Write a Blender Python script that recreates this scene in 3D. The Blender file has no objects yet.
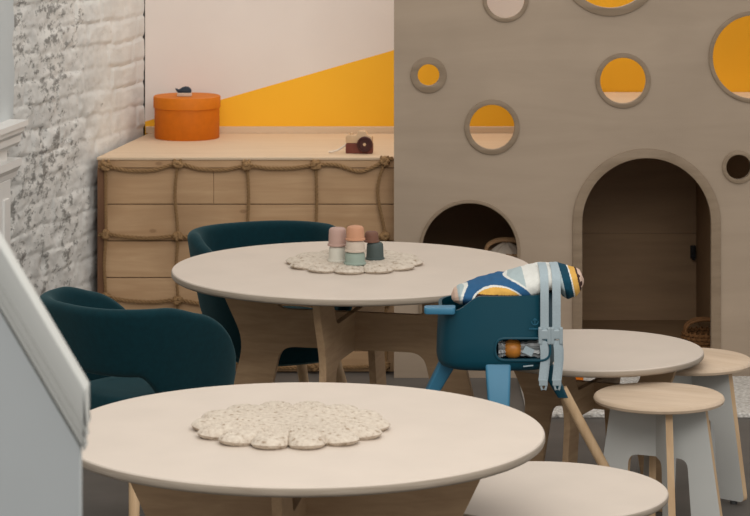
import bpy, bmesh, math, random
from mathutils import Vector, Matrix, noise

random.seed(7)
S = bpy.context.scene
COL = S.collection
PI = math.pi
F = 2950.0          # focal length in pixels (frame 750 x 516)
HZ = -205.0         # horizon row
HC = 2.29           # camera height


def at(px, py, d):
    return Vector(((px - 375) * d / F, d, HC - (py - HZ) * d / F))


# ------------------------------------------------------------------ materials
def lin(c):
    r = []
    for v in c:
        v = v / 255.0
        r.append(v / 12.92 if v <= 0.04045 else ((v + 0.055) / 1.055) ** 2.4)
    return (r[0], r[1], r[2], 1.0)


class NT:
    def __init__(self, name, rough=0.6, spec=0.3):
        self.m = bpy.data.materials.new(name)
        self.m.use_nodes = True
        self.t = self.m.node_tree
        self.b = self.t.nodes['Principled BSDF']
        self.b.inputs['Roughness'].default_value = rough
        self.b.inputs['Specular IOR Level'].default_value = spec
        self.co = self.t.nodes.new('ShaderNodeTexCoord')

    def n(self, kind, **kw):
        nd = self.t.nodes.new(kind)
        for k, v in kw.items():
            if k in nd.inputs:
                nd.inputs[k].default_value = v
            else:
                setattr(nd, k, v)
        return nd

    def l(self, a, b):
        self.t.links.new(a, b)

    def mapped(self, scale, rot=(0, 0, 0)):
        mp = self.n('ShaderNodeMapping')
        mp.inputs['Scale'].default_value = scale
        mp.inputs['Rotation'].default_value = rot
        self.l(self.co.outputs['Object'], mp.inputs['Vector'])
        return mp.outputs['Vector']

    def ramp(self, fac, stops):
        r = self.n('ShaderNodeValToRGB')
        el = r.color_ramp.elements
        while len(el) < len(stops):
            el.new(0.5)
        for e, (p, c) in zip(el, stops):
            e.position = p
            e.color = c
        self.l(fac, r.inputs['Fac'])
        return r.outputs['Color']

    def mix(self, fac, a, b, mode='MIX'):
        x = self.n('ShaderNodeMix', data_type='RGBA', blend_type=mode)
        for idx, v in ((6, a), (7, b)):
            if isinstance(v, tuple):
                x.inputs[idx].default_value = v
            else:
                self.l(v, x.inputs[idx])
        if isinstance(fac, (int, float)):
            x.inputs[0].default_value = fac
        else:
            self.l(fac, x.inputs[0])
        return x.outputs[2]

    def bump(self, h, strength=0.3, dist=0.01):
        bp = self.n('ShaderNodeBump')
        bp.inputs['Strength'].default_value = strength
        bp.inputs['Distance'].default_value = dist
        self.l(h, bp.inputs['Height'])
        self.l(bp.outputs['Normal'], self.b.inputs['Normal'])

    def base(self, c):
        if isinstance(c, tuple):
            self.b.inputs['Base Color'].default_value = c
        else:
            self.l(c, self.b.inputs['Base Color'])


def plain(name, c, rough=0.6, spec=0.3, var=0.08, scale=30, bump=0.05, metallic=0.0, sheen=0.0):
    t = NT(name, rough, spec)
    nz = t.n('ShaderNodeTexNoise', Scale=scale, Detail=4.0)
    t.l(t.co.outputs['Object'], nz.inputs['Vector'])
    a = lin(c)
    lo = tuple(x * (1 - var) for x in a[:3]) + (1,)
    hi = tuple(min(1, x * (1 + var)) for x in a[:3]) + (1,)
    t.base(t.ramp(nz.outputs['Fac'], [(0.3, lo), (0.7, hi)]))
    if bump:
        t.bump(nz.outputs['Fac'], bump, 0.004)
    t.b.inputs['Metallic'].default_value = metallic
    if sheen:
        t.b.inputs['Sheen Weight'].default_value = sheen
        t.b.inputs['Sheen Tint'].default_value = (0.5, 0.85, 0.9, 1)
    return t.m


def wood(name, c, c2, scale=(3, 30, 30), rough=0.55, knots=False, patch=0.0, contrast=0.22):
    t = NT(name, rough, 0.25)
    v = t.mapped(scale)
    nz = t.n('ShaderNodeTexNoise', Scale=1.0, Detail=6.0, Roughness=0.6, Distortion=0.6)
    t.l(v, nz.inputs['Vector'])
    col = t.ramp(nz.outputs['Fac'], [(0.5 - contrast, lin(c2)), (0.5 + contrast, lin(c))])
    if patch:
        n2 = t.n('ShaderNodeTexNoise', Scale=2.2, Detail=3.0)
        t.l(t.co.outputs['Object'], n2.inputs['Vector'])
        f = t.ramp(n2.outputs['Fac'], [(0.45, (0, 0, 0, 1)), (0.75, (patch, patch, patch, 1))])
        col = t.mix(f, col, lin(tuple(v * 0.88 for v in c2)))
    if knots:
        sp = t.n('ShaderNodeSeparateXYZ')
        t.l(t.mapped((3.1, 1.0, 5.6)), sp.inputs['Vector'])
        cb = t.n('ShaderNodeCombineXYZ')
        t.l(sp.outputs['X'], cb.inputs['X'])
        t.l(sp.outputs['Z'], cb.inputs['Y'])
        vo = t.n('ShaderNodeTexVoronoi', Scale=1.0, voronoi_dimensions='2D')
        t.l(cb.outputs['Vector'], vo.inputs['Vector'])
        f = t.ramp(vo.outputs['Distance'], [(0.025, (.8, .8, .8, 1)), (0.055, (0, 0, 0, 1))])
        col = t.mix(f, col, lin((88, 58, 38)))
        f2 = t.ramp(vo.outputs['Distance'], [(0.0, (.65, .65, .65, 1)), (0.26, (0, 0, 0, 1))])
        col = t.mix(f2, col, lin(c2))
    t.base(col)
    t.bump(nz.outputs['Fac'], 0.08, 0.003)
    return t.m


M = {}
M['top'] = plain('table_laminate', (204, 191, 178), 0.5, 0.3, 0.03, 6, 0.02)
M['ply_edge'] = wood('plywood_edge', (176, 163, 148), (150, 136, 120), (8, 8, 160))
M['base'] = wood('table_base_plywood', (186, 156, 122), (162, 132, 101), (6, 40, 40))
M['beech'] = wood('beech_wood', (208, 178, 142), (186, 154, 118), (40, 40, 5))
M['stool_top'] = wood('stool_seat_wood', (214, 192, 168), (196, 172, 146), (4, 30, 30), patch=0.5)
M['stool_paint'] = plain('pale_grey_paint', (196, 196, 192), 0.55, 0.3, 0.02, 8, 0.02)
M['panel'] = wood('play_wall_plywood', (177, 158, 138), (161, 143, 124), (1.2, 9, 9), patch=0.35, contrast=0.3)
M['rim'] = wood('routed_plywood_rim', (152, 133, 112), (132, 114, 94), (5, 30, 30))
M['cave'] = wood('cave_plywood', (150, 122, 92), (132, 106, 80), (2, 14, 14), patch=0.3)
M['pine'] = wood('pine_board', (205, 171, 134), (176, 139, 102), (2.5, 26, 26), knots=True, patch=0.75, contrast=0.3)
M['pine_top'] = wood('pine_top_board', (216, 192, 164), (206, 180, 150), (2, 20, 20))
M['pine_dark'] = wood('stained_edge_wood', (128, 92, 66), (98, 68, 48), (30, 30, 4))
M['rope'] = plain('jute_rope', (146, 116, 82), 0.9, 0.1, 0.2, 160, 0.3)
M['teal'] = plain('teal_velvet', (5, 40, 47), 0.85, 0.12, 0.12, 60, 0.05, sheen=0.12)
M['teal_seat'] = plain('teal_seat_velvet', (10, 48, 56), 0.85, 0.12, 0.12, 60, 0.05, sheen=0.2)
M['blue'] = plain('petrol_blue_plastic', (0, 64, 80), 0.45, 0.4, 0.03, 10, 0.0)
M['blue_lit'] = plain('blue_plastic_leg', (58, 118, 148), 0.45, 0.4, 0.03, 10, 0.0)  # lighter copy of the petrol blue, top light on the sockets painted in
M['strap'] = plain('grey_webbing', (160, 174, 180), 0.75, 0.2, 0.06, 220, 0.2)
M['buckle'] = plain('grey_buckle_plastic', (150, 163, 168), 0.4, 0.4, 0.03, 20, 0.0)
M['orange'] = plain('orange_card', (198, 104, 8), 0.6, 0.25, 0.05, 40, 0.05)
M['orange_lid'] = plain('orange_card_lid', (204, 112, 14), 0.6, 0.25, 0.05, 40, 0.05)
M['navy'] = plain('navy_paint', (34, 48, 62), 0.5, 0.3, 0.05, 30, 0.0)
M['pale'] = plain('pale_wood_paint', (196, 176, 158), 0.6, 0.3, 0.05, 30, 0.0)
M['cam_brown'] = plain('walnut_brown', (112, 58, 46), 0.5, 0.3, 0.1, 30, 0.0)
M['cam_beige'] = plain('light_maple', (206, 174, 138), 0.5, 0.3, 0.06, 30, 0.0)
M['cam_dark'] = plain('dark_walnut', (70, 36, 32), 0.5, 0.3, 0.1, 30, 0.0)
M['white'] = plain('white_gloss_paint', (226, 224, 220), 0.45, 0.4, 0.02, 8, 0.0)
M['board'] = plain('pale_grey_white_paint', (208, 212, 212), 0.5, 0.35, 0.02, 5, 0.0)
M['board_trim'] = plain('pale_trim_paint', (216, 216, 210), 0.5, 0.35, 0.02, 5, 0.0)
M['black'] = plain('black_plastic', (22, 22, 22), 0.5, 0.3, 0.05, 20, 0.0)
M['rattan'] = plain('rattan', (176, 140, 104), 0.7, 0.2, 0.15, 80, 0.1)
M['rattan_dark'] = plain('dark_rattan', (120, 84, 52), 0.7, 0.2, 0.15, 80, 0.1)
M['cream'] = plain('cream_cloth', (214, 200, 184), 0.9, 0.1, 0.05, 60, 0.1)
M['foil'] = plain('silver_wrap', (170, 172, 172), 0.3, 0.5, 0.1, 60, 0.2, metallic=0.4)
M['pouch'] = plain('orange_brown_wrap', (186, 118, 44), 0.4, 0.4, 0.2, 40, 0.2)
M['grey_dark'] = plain('dark_grey_foot', (70, 70, 70), 0.6, 0.3, 0.05, 20, 0.0)
CUP = {
    'pink': (178, 148, 137), 'white': (202, 198, 186), 'peach': (190, 140, 110), 'cream': (192, 177, 162),
    'sage': (144, 158, 147), 'brown': (112, 78, 64), 'slate': (74, 84, 82)}
for k, c in CUP.items():
    M['cup_' + k] = plain('silicone_' + k, c, 0.6, 0.25, 0.03, 30, 0.0)
FAB = {'w': (216, 216, 210), 'b': (48, 92, 132), 'y': (214, 166, 84), 'g': (168, 182, 184), 'd': (22, 66, 84),
       'k': (66, 46, 42), 'p': (206, 178, 160)}
for k, c in FAB.items():
    M['fab_' + k] = plain('cushion_cloth_' + k, c, 0.9, 0.1, 0.04, 160, 0.15)


def mat_knit():
    t = NT('cotton_crochet', 0.95, 0.1)
    vo = t.n('ShaderNodeTexVoronoi', Scale=110.0)
    t.l(t.co.outputs['Object'], vo.inputs['Vector'])
    nz = t.n('ShaderNodeTexNoise', Scale=70.0, Detail=3.0)
    t.l(t.co.outputs['Object'], nz.inputs['Vector'])
    col = t.ramp(nz.outputs['Fac'], [(0.28, lin((150, 132, 112))), (0.42, lin((194, 181, 166))), (0.7, lin((208, 197, 182)))])
    t.base(col)
    t.bump(vo.outputs['Distance'], 0.45, 0.005)
    return t.m


M['knit'] = mat_knit()


def mat_rug():
    t = NT('white_loop_rug', 0.95, 0.1)
    vo = t.n('ShaderNodeTexVoronoi', Scale=70.0)
    t.l(t.co.outputs['Object'], vo.inputs['Vector'])
    t.base(t.ramp(vo.outputs['Distance'], [(0.0, lin((234, 230, 224))), (0.8, lin((190, 184, 176)))]))
    t.bump(vo.outputs['Distance'], 0.8, 0.01)
    return t.m


M['rug'] = mat_rug()


def mat_floor():
    t = NT('grey_floor', 0.55, 0.3)
    nz = t.n('ShaderNodeTexNoise', Scale=3.0, Detail=8.0)
    t.l(t.co.outputs['Object'], nz.inputs['Vector'])
    t.base(t.ramp(nz.outputs['Fac'], [(0.3, lin((84, 80, 76))), (0.7, lin((104, 99, 94)))]))
    t.bump(nz.outputs['Fac'], 0.05, 0.005)
    return t.m


M['floor'] = mat_floor()


def mat_brick():
    t = NT('whitewashed_brick', 0.85, 0.15)
    n1 = t.n('ShaderNodeTexNoise', Scale=26.0, Detail=8.0, Roughness=0.75)
    t.l(t.mapped((0.42, 1.0, 1.0)), n1.inputs['Vector'])
    n2 = t.n('ShaderNodeTexNoise', Scale=4.0, Detail=5.0, Roughness=0.6)
    t.l(t.co.outputs['Object'], n2.inputs['Vector'])
    sep = t.n('ShaderNodeSeparateXYZ')
    t.l(t.co.outputs['Object'], sep.inputs['Vector'])
    # wear grows along the wall, away from the corner (object X runs along the wall)
    wear = t.n('ShaderNodeMapRange')
    wear.inputs['From Min'].default_value = 0.3
    wear.inputs['From Max'].default_value = 1.25
    wear.inputs['To Min'].default_value = -0.12
    wear.inputs['To Max'].default_value = 0.055
    t.l(sep.outputs['X'], wear.inputs['Value'])
    a1 = t.n('ShaderNodeMath', operation='ADD')
    t.l(n1.outputs['Fac'], a1.inputs[0])
    t.l(wear.outputs['Result'], a1.inputs[1])
    a2 = t.n('ShaderNodeMath', operation='MULTIPLY_ADD')
    t.l(n2.outputs['Fac'], a2.inputs[0])
    a2.inputs[1].default_value = 0.35
    t.l(a1.outputs[0], a2.inputs[2])
    dark = t.ramp(a2.outputs[0], [(0.745, (0, 0, 0, 1)), (0.82, (0.8, 0.8, 0.8, 1))])
    col = t.ramp(n2.outputs['Fac'], [(0.35, lin((206, 205, 201))), (0.7, lin((226, 224, 219)))])
    col = t.mix(dark, col, lin((112, 110, 106)))
    t.base(col)
    t.bump(n1.outputs['Fac'], 0.35, 0.01)
    return t.m


M['brick'] = mat_brick()
M['plaster'] = plain('grey_plaster', (196, 200, 200), 0.8, 0.15, 0.03, 8, 0.05)


def mat_backwall():
    t = NT('white_wall_with_yellow_field', 0.8, 0.15)
    sep = t.n('ShaderNodeSeparateXYZ')
    t.l(t.co.outputs['Object'], sep.inputs['Vector'])
    # yellow below the line  z = 1.1835 + 0.287 x
    m = t.n('ShaderNodeMath', operation='MULTIPLY_ADD')
    t.l(sep.outputs['X'], m.inputs[0])
    m.inputs[1].default_value = 0.287
    m.inputs[2].default_value = 1.1835
    g = t.n('ShaderNodeMath', operation='LESS_THAN')
    t.l(sep.outputs['Z'], g.inputs[0])
    t.l(m.outputs[0], g.inputs[1])
    nz = t.n('ShaderNodeTexNoise', Scale=2.0, Detail=4.0)
    t.l(t.co.outputs['Object'], nz.inputs['Vector'])
    w = t.ramp(nz.outputs['Fac'], [(0.3, lin((222, 212, 205))), (0.7, lin((228, 219, 212)))])
    y = t.ramp(nz.outputs['Fac'], [(0.3, lin((246, 182, 48))), (0.7, lin((249, 187, 54)))])
    t.base(t.mix(g.outputs[0], w, y))
    return t.m


M['backwall'] = mat_backwall()


# ------------------------------------------------------------------ mesh helpers
class MB:
    def __init__(self):
        self.v, self.f, self.mi = [], [], []

    def add(self, vs, fs, mat=None, mi=0):
        o = len(self.v)
        for p in vs:
            p = Vector(p)
            self.v.append(mat @ p if mat else p)
        for q in fs:
            self.f.append([i + o for i in q])
            self.mi.append(mi)
        return self

    def box(self, c, s, rot=None, mi=0):
        x, y, z = s[0] / 2, s[1] / 2, s[2] / 2
        vs = [(-x, -y, -z), (x, -y, -z), (x, y, -z), (-x, y, -z), (-x, -y, z), (x, -y, z), (x, y, z), (-x, y, z)]
        fs = [(0, 3, 2, 1), (4, 5, 6, 7), (0, 1, 5, 4), (1, 2, 6, 5), (2, 3, 7, 6), (3, 0, 4, 7)]
        m = Matrix.Translation(c)
        if rot:
            m = m @ rot
        return self.add(vs, fs, m, mi)

    def rings(self, rings, cap=True, close=True, mi=0, m=None):
        n = len(rings[0])
        vs = [p for r in rings for p in r]
        fs = []
        for k in range(len(rings) - 1):
            for i in range(n if close else n - 1):
                j = (i + 1) % n
                fs.append((k * n + i, k * n + j, (k + 1) * n + j, (k + 1) * n + i))
        if cap:
            fs.append(tuple(reversed(range(n))))
            fs.append(tuple((len(rings) - 1) * n + i for i in range(n)))
        return self.add(vs, fs, m, mi)

    def lathe(self, prof, n=48, m=None, mi=None):
        rings = [[(r * math.cos(2 * PI * i / n), r * math.sin(2 * PI * i / n), z) for i in range(n)] for r, z in prof]
        if mi is None:
            return self.rings(rings, m=m)
        for k in range(len(rings) - 1):
            self.rings(rings[k:k + 2], cap=False, mi=mi[k], m=m)
        self.add(rings[0], [tuple(reversed(range(n)))], m, mi[0])
        self.add(rings[-1], [tuple(range(n))], m, mi[-1])
        return self

    def tube(self, pts, rad, n=10, cap=True, mi=0, squash=None):
        pts = [Vector(p) for p in pts]
        if not isinstance(rad, (list, tuple)):
            rad = [rad] * len(pts)
        t0 = (pts[1] - pts[0]).normalized()
        up = Vector((0, 0, 1)) if abs(t0.z) < 0.9 else Vector((1, 0, 0))
        nrm = (up - t0 * up.dot(t0)).normalized()
        rings = []
        for i, p in enumerate(pts):
            a = pts[max(0, i - 1)]
            b = pts[min(len(pts) - 1, i + 1)]
            t = (b - a).normalized()
            nrm = (nrm - t * nrm.dot(t)).normalized()
            bn = t.cross(nrm)
            rings.append([p + (nrm * math.cos(2 * PI * k / n) + bn * math.sin(2 * PI * k / n)) * rad[i] for k in range(n)])
        return self.rings(rings, cap=cap, mi=mi)

    def build(self, name, mats, parent=None, smooth=False, bevel=0, seg=2, loc=None, weld=True):
        me = bpy.data.meshes.new(name)
        me.from_pydata([tuple(p) for p in self.v], [], self.f)
        return finish(name, me, mats, parent, smooth, bevel, seg, loc, self.mi, weld)


def finish(name, me, mats, parent=None, smooth=False, bevel=0, seg=2, loc=None, mi=None, weld=True):
    if not isinstance(mats, (list, tuple)):
        mats = [mats]
    for m in mats:
        me.materials.append(m)
    if mi:
        for p, i in zip(me.polygons, mi):
            p.material_index = i
    bm = bmesh.new()
    bm.from_mesh(me)
    if weld:
        bmesh.ops.remove_doubles(bm, verts=bm.verts, dist=1e-5)
    bmesh.ops.recalc_face_normals(bm, faces=bm.faces)
    bm.to_mesh(me)
    bm.free()
    if smooth:
        for p in me.polygons:
            p.use_smooth = True
        try:
            me.set_sharp_from_angle(angle=math.radians(40))
        except Exception:
            pass
    o = bpy.data.objects.new(name, me)
    COL.objects.link(o)
    if parent:
        o.parent = parent
    if loc is not None:
        o.location = loc
    if bevel:
        b = o.modifiers.new('bevel', 'BEVEL')
        b.width = bevel
        b.segments = seg
        b.limit_method = 'ANGLE'
        b.angle_limit = math.radians(40)
    return o


def flat_shape(polys, thick, bevel=0.0, m=None):
    """2D outline (first) with holes, extruded to a solid; returns (verts, faces) lying in XZ, thickness along Y."""
    cu = bpy.data.curves.new('tmp', 'CURVE')
    cu.dimensions = '2D'
    cu.fill_mode = 'BOTH'
    cu.extrude = thick / 2 - bevel
    cu.bevel_depth = bevel
    cu.bevel_resolution = 1
    cu.offset = -bevel
    for pl in polys:
        sp = cu.splines.new('POLY')
        sp.points.add(len(pl) - 1)
        for p, (x, y) in zip(sp.points, pl):
            p.co = (x, y, 0, 1)
        sp.use_cyclic_u = True
    o = bpy.data.objects.new('tmp', cu)
    COL.objects.link(o)
    dg = bpy.context.evaluated_depsgraph_get()
    dg.update()
    me = bpy.data.meshes.new_from_object(o.evaluated_get(dg))
    vs = [Vector((v.co.x, -v.co.z, v.co.y)) for v in me.vertices]
    fs = [tuple(p.vertices) for p in me.polygons]
    bpy.data.objects.remove(o)
    bpy.data.curves.remove(cu)
    bpy.data.meshes.remove(me)
    return vs, fs


def rounded(pts, r, n=5):
    """round the corners of a polygon; r is one radius or one per corner"""
    out = []
    k = len(pts)
    rr = r if isinstance(r, (list, tuple)) else [r] * k
    for i in range(k):
        p = Vector(pts[i])
        a = Vector(pts[i - 1]) - p
        b = Vector(pts[(i + 1) % k]) - p
        q = min(rr[i], a.length * 0.48, b.length * 0.48)
        if q <= 1e-5:
            out.append(tuple(p))
            continue
        A = p + a.normalized() * q
        B = p + b.normalized() * q
        for j in range(n + 1):
            t = j / n
            out.append(tuple(A * (1 - t) ** 2 + p * 2 * t * (1 - t) + B * t * t))
    return out


def circle(cx, cy, r, n=64):
    return [(cx + r * math.cos(2 * PI * i / n), cy + r * math.sin(2 * PI * i / n)) for i in range(n)]


def thing(name, label, cat, loc=(0, 0, 0), rz=0.0, group=None):
    o = bpy.data.objects.new(name, None)
    o.empty_display_size = 0.1
    COL.objects.link(o)
    o.location = loc
    o.rotation_euler = (0, 0, rz)
    return tag(o, label, cat, group)


def tag(o, label, cat, group=None):
    o['label'] = label
    o['category'] = cat
    if group:
        o['group'] = group
    return o


def struct(o):
    o['kind'] = 'structure'
    return o


def dup(root, loc, rz, label, group=None):
    r = root.copy()
    COL.objects.link(r)
    r.location = loc
    r.rotation_euler = (0, 0, rz)
    r['label'] = label
    if group:
        r['group'] = group
    for ch in list(root.children):
        c = ch.copy()
        COL.objects.link(c)
        c.parent = r
        for g in list(ch.children):
            d = g.copy()
            COL.objects.link(d)
            d.parent = c
    return r


# ------------------------------------------------------------------ camera
cd = bpy.data.cameras.new('camera')
cam = bpy.data.objects.new('camera', cd)
COL.objects.link(cam)
cam.location = (0, 0, HC)
cam.rotation_euler = (PI / 2, 0, 0)
cd.sensor_width = 36
cd.lens = F / 750 * 36
cd.shift_y = -(258 - HZ) / 750
cd.clip_end = 100
cd.dof.use_dof = True
cd.dof.focus_distance = 9.2
cd.dof.aperture_fstop = 13.0
S.camera = cam

# ------------------------------------------------------------------ room
DW = 12.53                                  # depth of the white back wall
CX = -229 / F * DW                          # corner of brick and white wall
o = MB().box((0.4, 7.5, -0.05), (7.0, 12.0, 0.1)).build('floor', M['floor'])
struct(o)
o = MB().box(((CX - 0.004 + 3.2) / 2, DW + 0.06, 1.5), (3.2 - CX + 0.004, 0.12, 3.0)).build('wall_back', M['backwall'])
# put the object origin on the world origin so that object coordinates are world coordinates
struct(o)
o = MB().box((CX - 0.03, DW + 0.09, 1.5), (0.12, 0.05, 3.0)).build('gap_shade_1', M['black'])  # added black backing, stands in for the shade in the corner gap
struct(o)
TH = math.radians(10)


def brick_h(s, z):
    ch = 0.093
    zz = z - 0.045 * s + 2.0 + 0.012 * noise.noise((s * 3.0, z * 4.0, 1.7)) + 0.006 * noise.noise((s * 11, z * 11, 6.7))
    r = math.floor(zz / ch)
    rnd = random.Random(r * 17 + 3)
    off = rnd.random() * 0.3
    L = 0.36 + 0.22 * rnd.random()
    u = (s + off + 0.012 * noise.noise((s * 8, z * 8, 4.0))) / L
    b = math.floor(u)
    rb = random.Random(r * 131 + b * 7)
    du = min(u - b, 1 - (u - b)) * L
    dz = min(zz / ch - r, 1 - (zz / ch - r)) * ch
    e = min(du * 0.45, dz)
    face = min(1.0, max(0.0, (e - 0.002) / 0.010))
    face = face * face * (3 - 2 * face)
    rough = noise.fractal((s * 7, z * 15, 0.3), 0.8, 2.1, 4)
    wear = min(1.0, max(0.15, (s - 0.2) / 0.9))
    h = face * (0.0045 + 0.006 * (rb.random() - 0.5)) + 0.0045 * rough * (0.4 + wear)
    chip = noise.noise((s * 5, z * 13, 9.0))
    if chip > 0.25:
        h -= (chip - 0.25) * 0.02 * wear
    # smooth plaster further along
    pl = min(1.0, max(0.0, (s - 1.90 - 0.05 * noise.noise((z * 9, 1.0, 2.0))) / 0.03))
    if z < 1.09:
        pl = 0.0
    return h * (1 - pl) + 0.020 * pl, pl


bw = MB()
s0, s1, z0, z1, st = 0.0, 2.6, 0.25, 1.75, 0.0085
ns, nz_ = int((s1 - s0) / st), int((z1 - z0) / st)
vs, fs, pls = [], [], []
for j in range(nz_ + 1):
    for i in range(ns + 1):
        s, z = s0 + i * st, z0 + j * st
        # local X along wall (towards the camera), local Y = -normal
        hh_, pl_ = brick_h(s, z)
        vs.append((s, -hh_, z))
        pls.append(pl_)
for j in range(nz_):
    for i in range(ns):
        a = j * (ns + 1) + i
        fs.append((a, a + 1, a + ns + 2, a + ns + 1))
bw.add(vs, fs)
bw.mi = [1 if pls[q[0]] > 0.5 else 0 for q in fs]
bw.box((1.3, 0.06, 1.5), (2.6, 0.1, 3.0))
bw.box((3.9, 0.05, 1.5), (2.6, 0.12, 3.0))
bw.box((1.3, 0.0, 2.375), (2.6, 0.02, 1.25))
bw.box((1.3, 0.0, 0.125), (2.6, 0.02, 0.25))
wall_left = bw.build('wall_left', [M['brick'], M['plaster']], smooth=True, weld=False)
wall_left.location = (CX - 0.012, DW, 0)
wall_left.rotation_euler = (0, 0, math.atan2(-math.cos(TH), -math.sin(TH)))
struct(wall_left)
# local +X -> (-sin, -cos); local +Y -> (cos, -sin)  => the room side is local +Y, so mirror the relief
for v in wall_left.data.vertices:
    v.co.y = -v.co.y
wall_left.data.flip_normals()
WM = Matrix.Translation(wall_left.location) @ Matrix.Rotation(wall_left.rotation_euler.z, 4, 'Z')

# mantel on the brick wall, at the left edge
mant = thing('mantelpiece', 'white moulded mantel shelf with post below on the whitewashed brick wall', 'mantelpiece',
             tuple(WM @ Vector((1.95, 0.0, -0.022))), wall_left.rotation_euler.z)
# local x along the wall toward camera, local y out of the wall
pr = [(0.0, 1.06), (0.05, 1.06), (0.06, 1.072), (0.06, 1.095), (0.075, 1.11), (0.075, 1.125), (0.088, 1.13), (0.088, 1.15), (0.0, 1.15)]
mb = MB()
mb.rings([[(x0, y, z) for y, z in pr] for x0 in (0.03, 1.6)])
mb.build('shelf', M['white'], mant)
pr = [(0.0, 0.945), (0.04, 0.945), (0.045, 0.965), (0.06, 0.985), (0.06, 1.012), (0.0, 1.012)]
MB().rings([[(x0, y, z) for y, z in pr] for x0 in (0.02, 1.6)]).build('moulding', M['white'], mant)
MB().box((0.85, 0.016, 1.035), (1.5, 0.032, 0.05)).build('frieze', M['white'], mant, bevel=0.003)
MB().box((0.15, 0.02, 0.472), (0.13, 0.04, 0.944)).box((0.15, 0.025, 0.46), (0.06, 0.042, 0.84)).build('pilaster', M['white'], mant, bevel=0.003)

# ------------------------------------------------------------------ climbing platform (left) with plank front
ZP = 0.855
FY = 11.70
XL = (98 - 375) / F * FY
XR = 0.66
XF = 0.13
plat = thing('climbing_platform', 'pale pine platform with plank front against the back wall behind the rope net', 'platform', (0, 0, 0))
# top board: trapezoid that follows the slanted brick wall
yb = DW - 0.002
xbl = CX + 0.012
vs, fs = [], []
for z in (ZP - 0.012, ZP):
    vs += [(XL - 0.004, FY - 0.012, z), (XR, FY - 0.012, z), (XR, yb, z), (xbl, yb, z)]
fs = [(3, 2, 1, 0), (4, 5, 6, 7), (0, 1, 5, 4), (1, 2, 6, 5), (2, 3, 7, 6), (3, 0, 4, 7)]
MB().add(vs, fs).build('top_board', M['pine_top'], plat, bevel=0.003)
MB().box(((XL + XF) / 2, FY + 0.004, ZP - 0.0275), (XF - XL, 0.02, 0.030)).build('top_rail', M['pine'], plat, bevel=0.002)
# plank front
mb = MB()
zt = ZP - 0.044
k = 0
while zt > 0.02:
    zb = max(0.0, zt - 0.1455)
    xs = [XL + 0.028, -0.64, XF] if k == 0 else [XL + 0.028, XF]
    for a, b in zip(xs, xs[1:]):
        mb.box(((a + b) / 2, FY + 0.012, (zt + zb) / 2 + 0.001), (b - a - 0.001, 0.02, zt - zb - 0.0035))
    zt = zb
    k += 1
mb.box(((XL + XF) / 2, FY + 0.03, 0.40), (XF - XL, 0.015, 0.80))
mb.build('plank_front', M['pine'], plat, bevel=0.0015)
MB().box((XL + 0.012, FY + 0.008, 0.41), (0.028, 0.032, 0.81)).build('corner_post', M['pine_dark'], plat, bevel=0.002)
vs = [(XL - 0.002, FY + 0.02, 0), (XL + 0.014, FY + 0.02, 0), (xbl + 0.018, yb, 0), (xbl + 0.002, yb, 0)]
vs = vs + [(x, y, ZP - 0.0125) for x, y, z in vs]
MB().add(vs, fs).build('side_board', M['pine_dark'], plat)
MB().box(((XR + xbl - 0.012) / 2, yb - 0.008, ZP + 0.014), (XR - xbl + 0.012, 0.016, 0.028)).build('back_strip', M['pine_top'], plat, bevel=0.002)

# ------------------------------------------------------------------ play wall with round holes and arches, cave behind
PY = 11.59
PT = 0.024
PX0 = (394 - 375) / F * PY
PX1 = 2.4
K = PY / F


def pp(px, py):
    return ((px - 375) * K, HC - (py - HZ) * K)


play = thing('play_wall', 'tall plywood play wall with round holes and arched doorways', 'play wall', (0, 0, 0))
holes = [(428.5, 75, 11, 18), (492, 127, 22.5, 27.5), (623, 80.5, 23, 27.5), (505.5, -1, 19, 23), (610.5, -36, 44, 52),
         (754.5, 57, 42, 46), (738.5, 167, 12.5, 16.5)]


def arch_poly(cx, rx, ztop, zbot, n=40, p=2.0, base=0.0, ry=None):
    r = rx
    ry = ry or r
    zc = ztop - ry
    pts = [(cx + r, zbot)]
    for i in range(n + 1):
        a = PI * i / n
        c, s_ = math.cos(a), math.sin(a)
        pts.append((cx + r * math.copysign(abs(c) ** (2 / p), c), zc + ry * abs(s_) ** (2 / p)))
    pts.append((cx - r, zbot))
    return pts


def ax(px):
    return (px - 375) * K


def az(py):
    return HC - (py - HZ) * K


ZF = 0.08
a1c, a1r = ax(469.5), (47.5) * K
a2c, a2r = ax(646.5), (64.5) * K
out = [(PX0, 0), (PX1, 0), (PX1, 2.5), (PX0, 2.5)]
polys = [out]
for hx, hy, r, ro in holes:
    x, z = pp(hx, hy)
    polys.append(circle(x, z, r * K, 72))
A1 = arch_poly(a1c, a1r, az(203), 0.24)
A2 = arch_poly(a2c, a2r, az(158), ZF)
polys += [A1, A2]
vs, fs = flat_shape(polys, PT, 0.0)
MB().add(vs, fs, Matrix.Translation((0, PY + PT / 2, 0))).build('front_panel', M['panel'], play)
for hx, hy, r, ro in holes:
    x, z = pp(hx, hy)
    vs, fs = flat_shape([circle(0, 0, ro * K, 72), circle(0, 0, r * K - 0.0005, 72)], 0.010, 0.002)
    MB().add(vs, fs, Matrix.Translation((x, PY - 0.004, z))).build('hole_rim', M['rim'], play, smooth=True)


def arch_rim(cx, r, ztop, zbot, w):
    inner = arch_poly(cx, r - 0.0005, ztop, zbot)
    outer = arch_poly(cx, r + w, ztop + w, zbot)
    poly = outer + inner[::-1]
    vs, fs = flat_shape([poly], 0.012, 0.002)
    MB().add(vs, fs, Matrix.Translation((0, PY - 0.005, 0))).build('arch_rim', M['rim'], play, smooth=True)


arch_rim(a1c, a1r, az(203), 0.24, 3.2 * K)
arch_rim(a2c, a2r, az(158), ZF, 9.5 * K)
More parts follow.
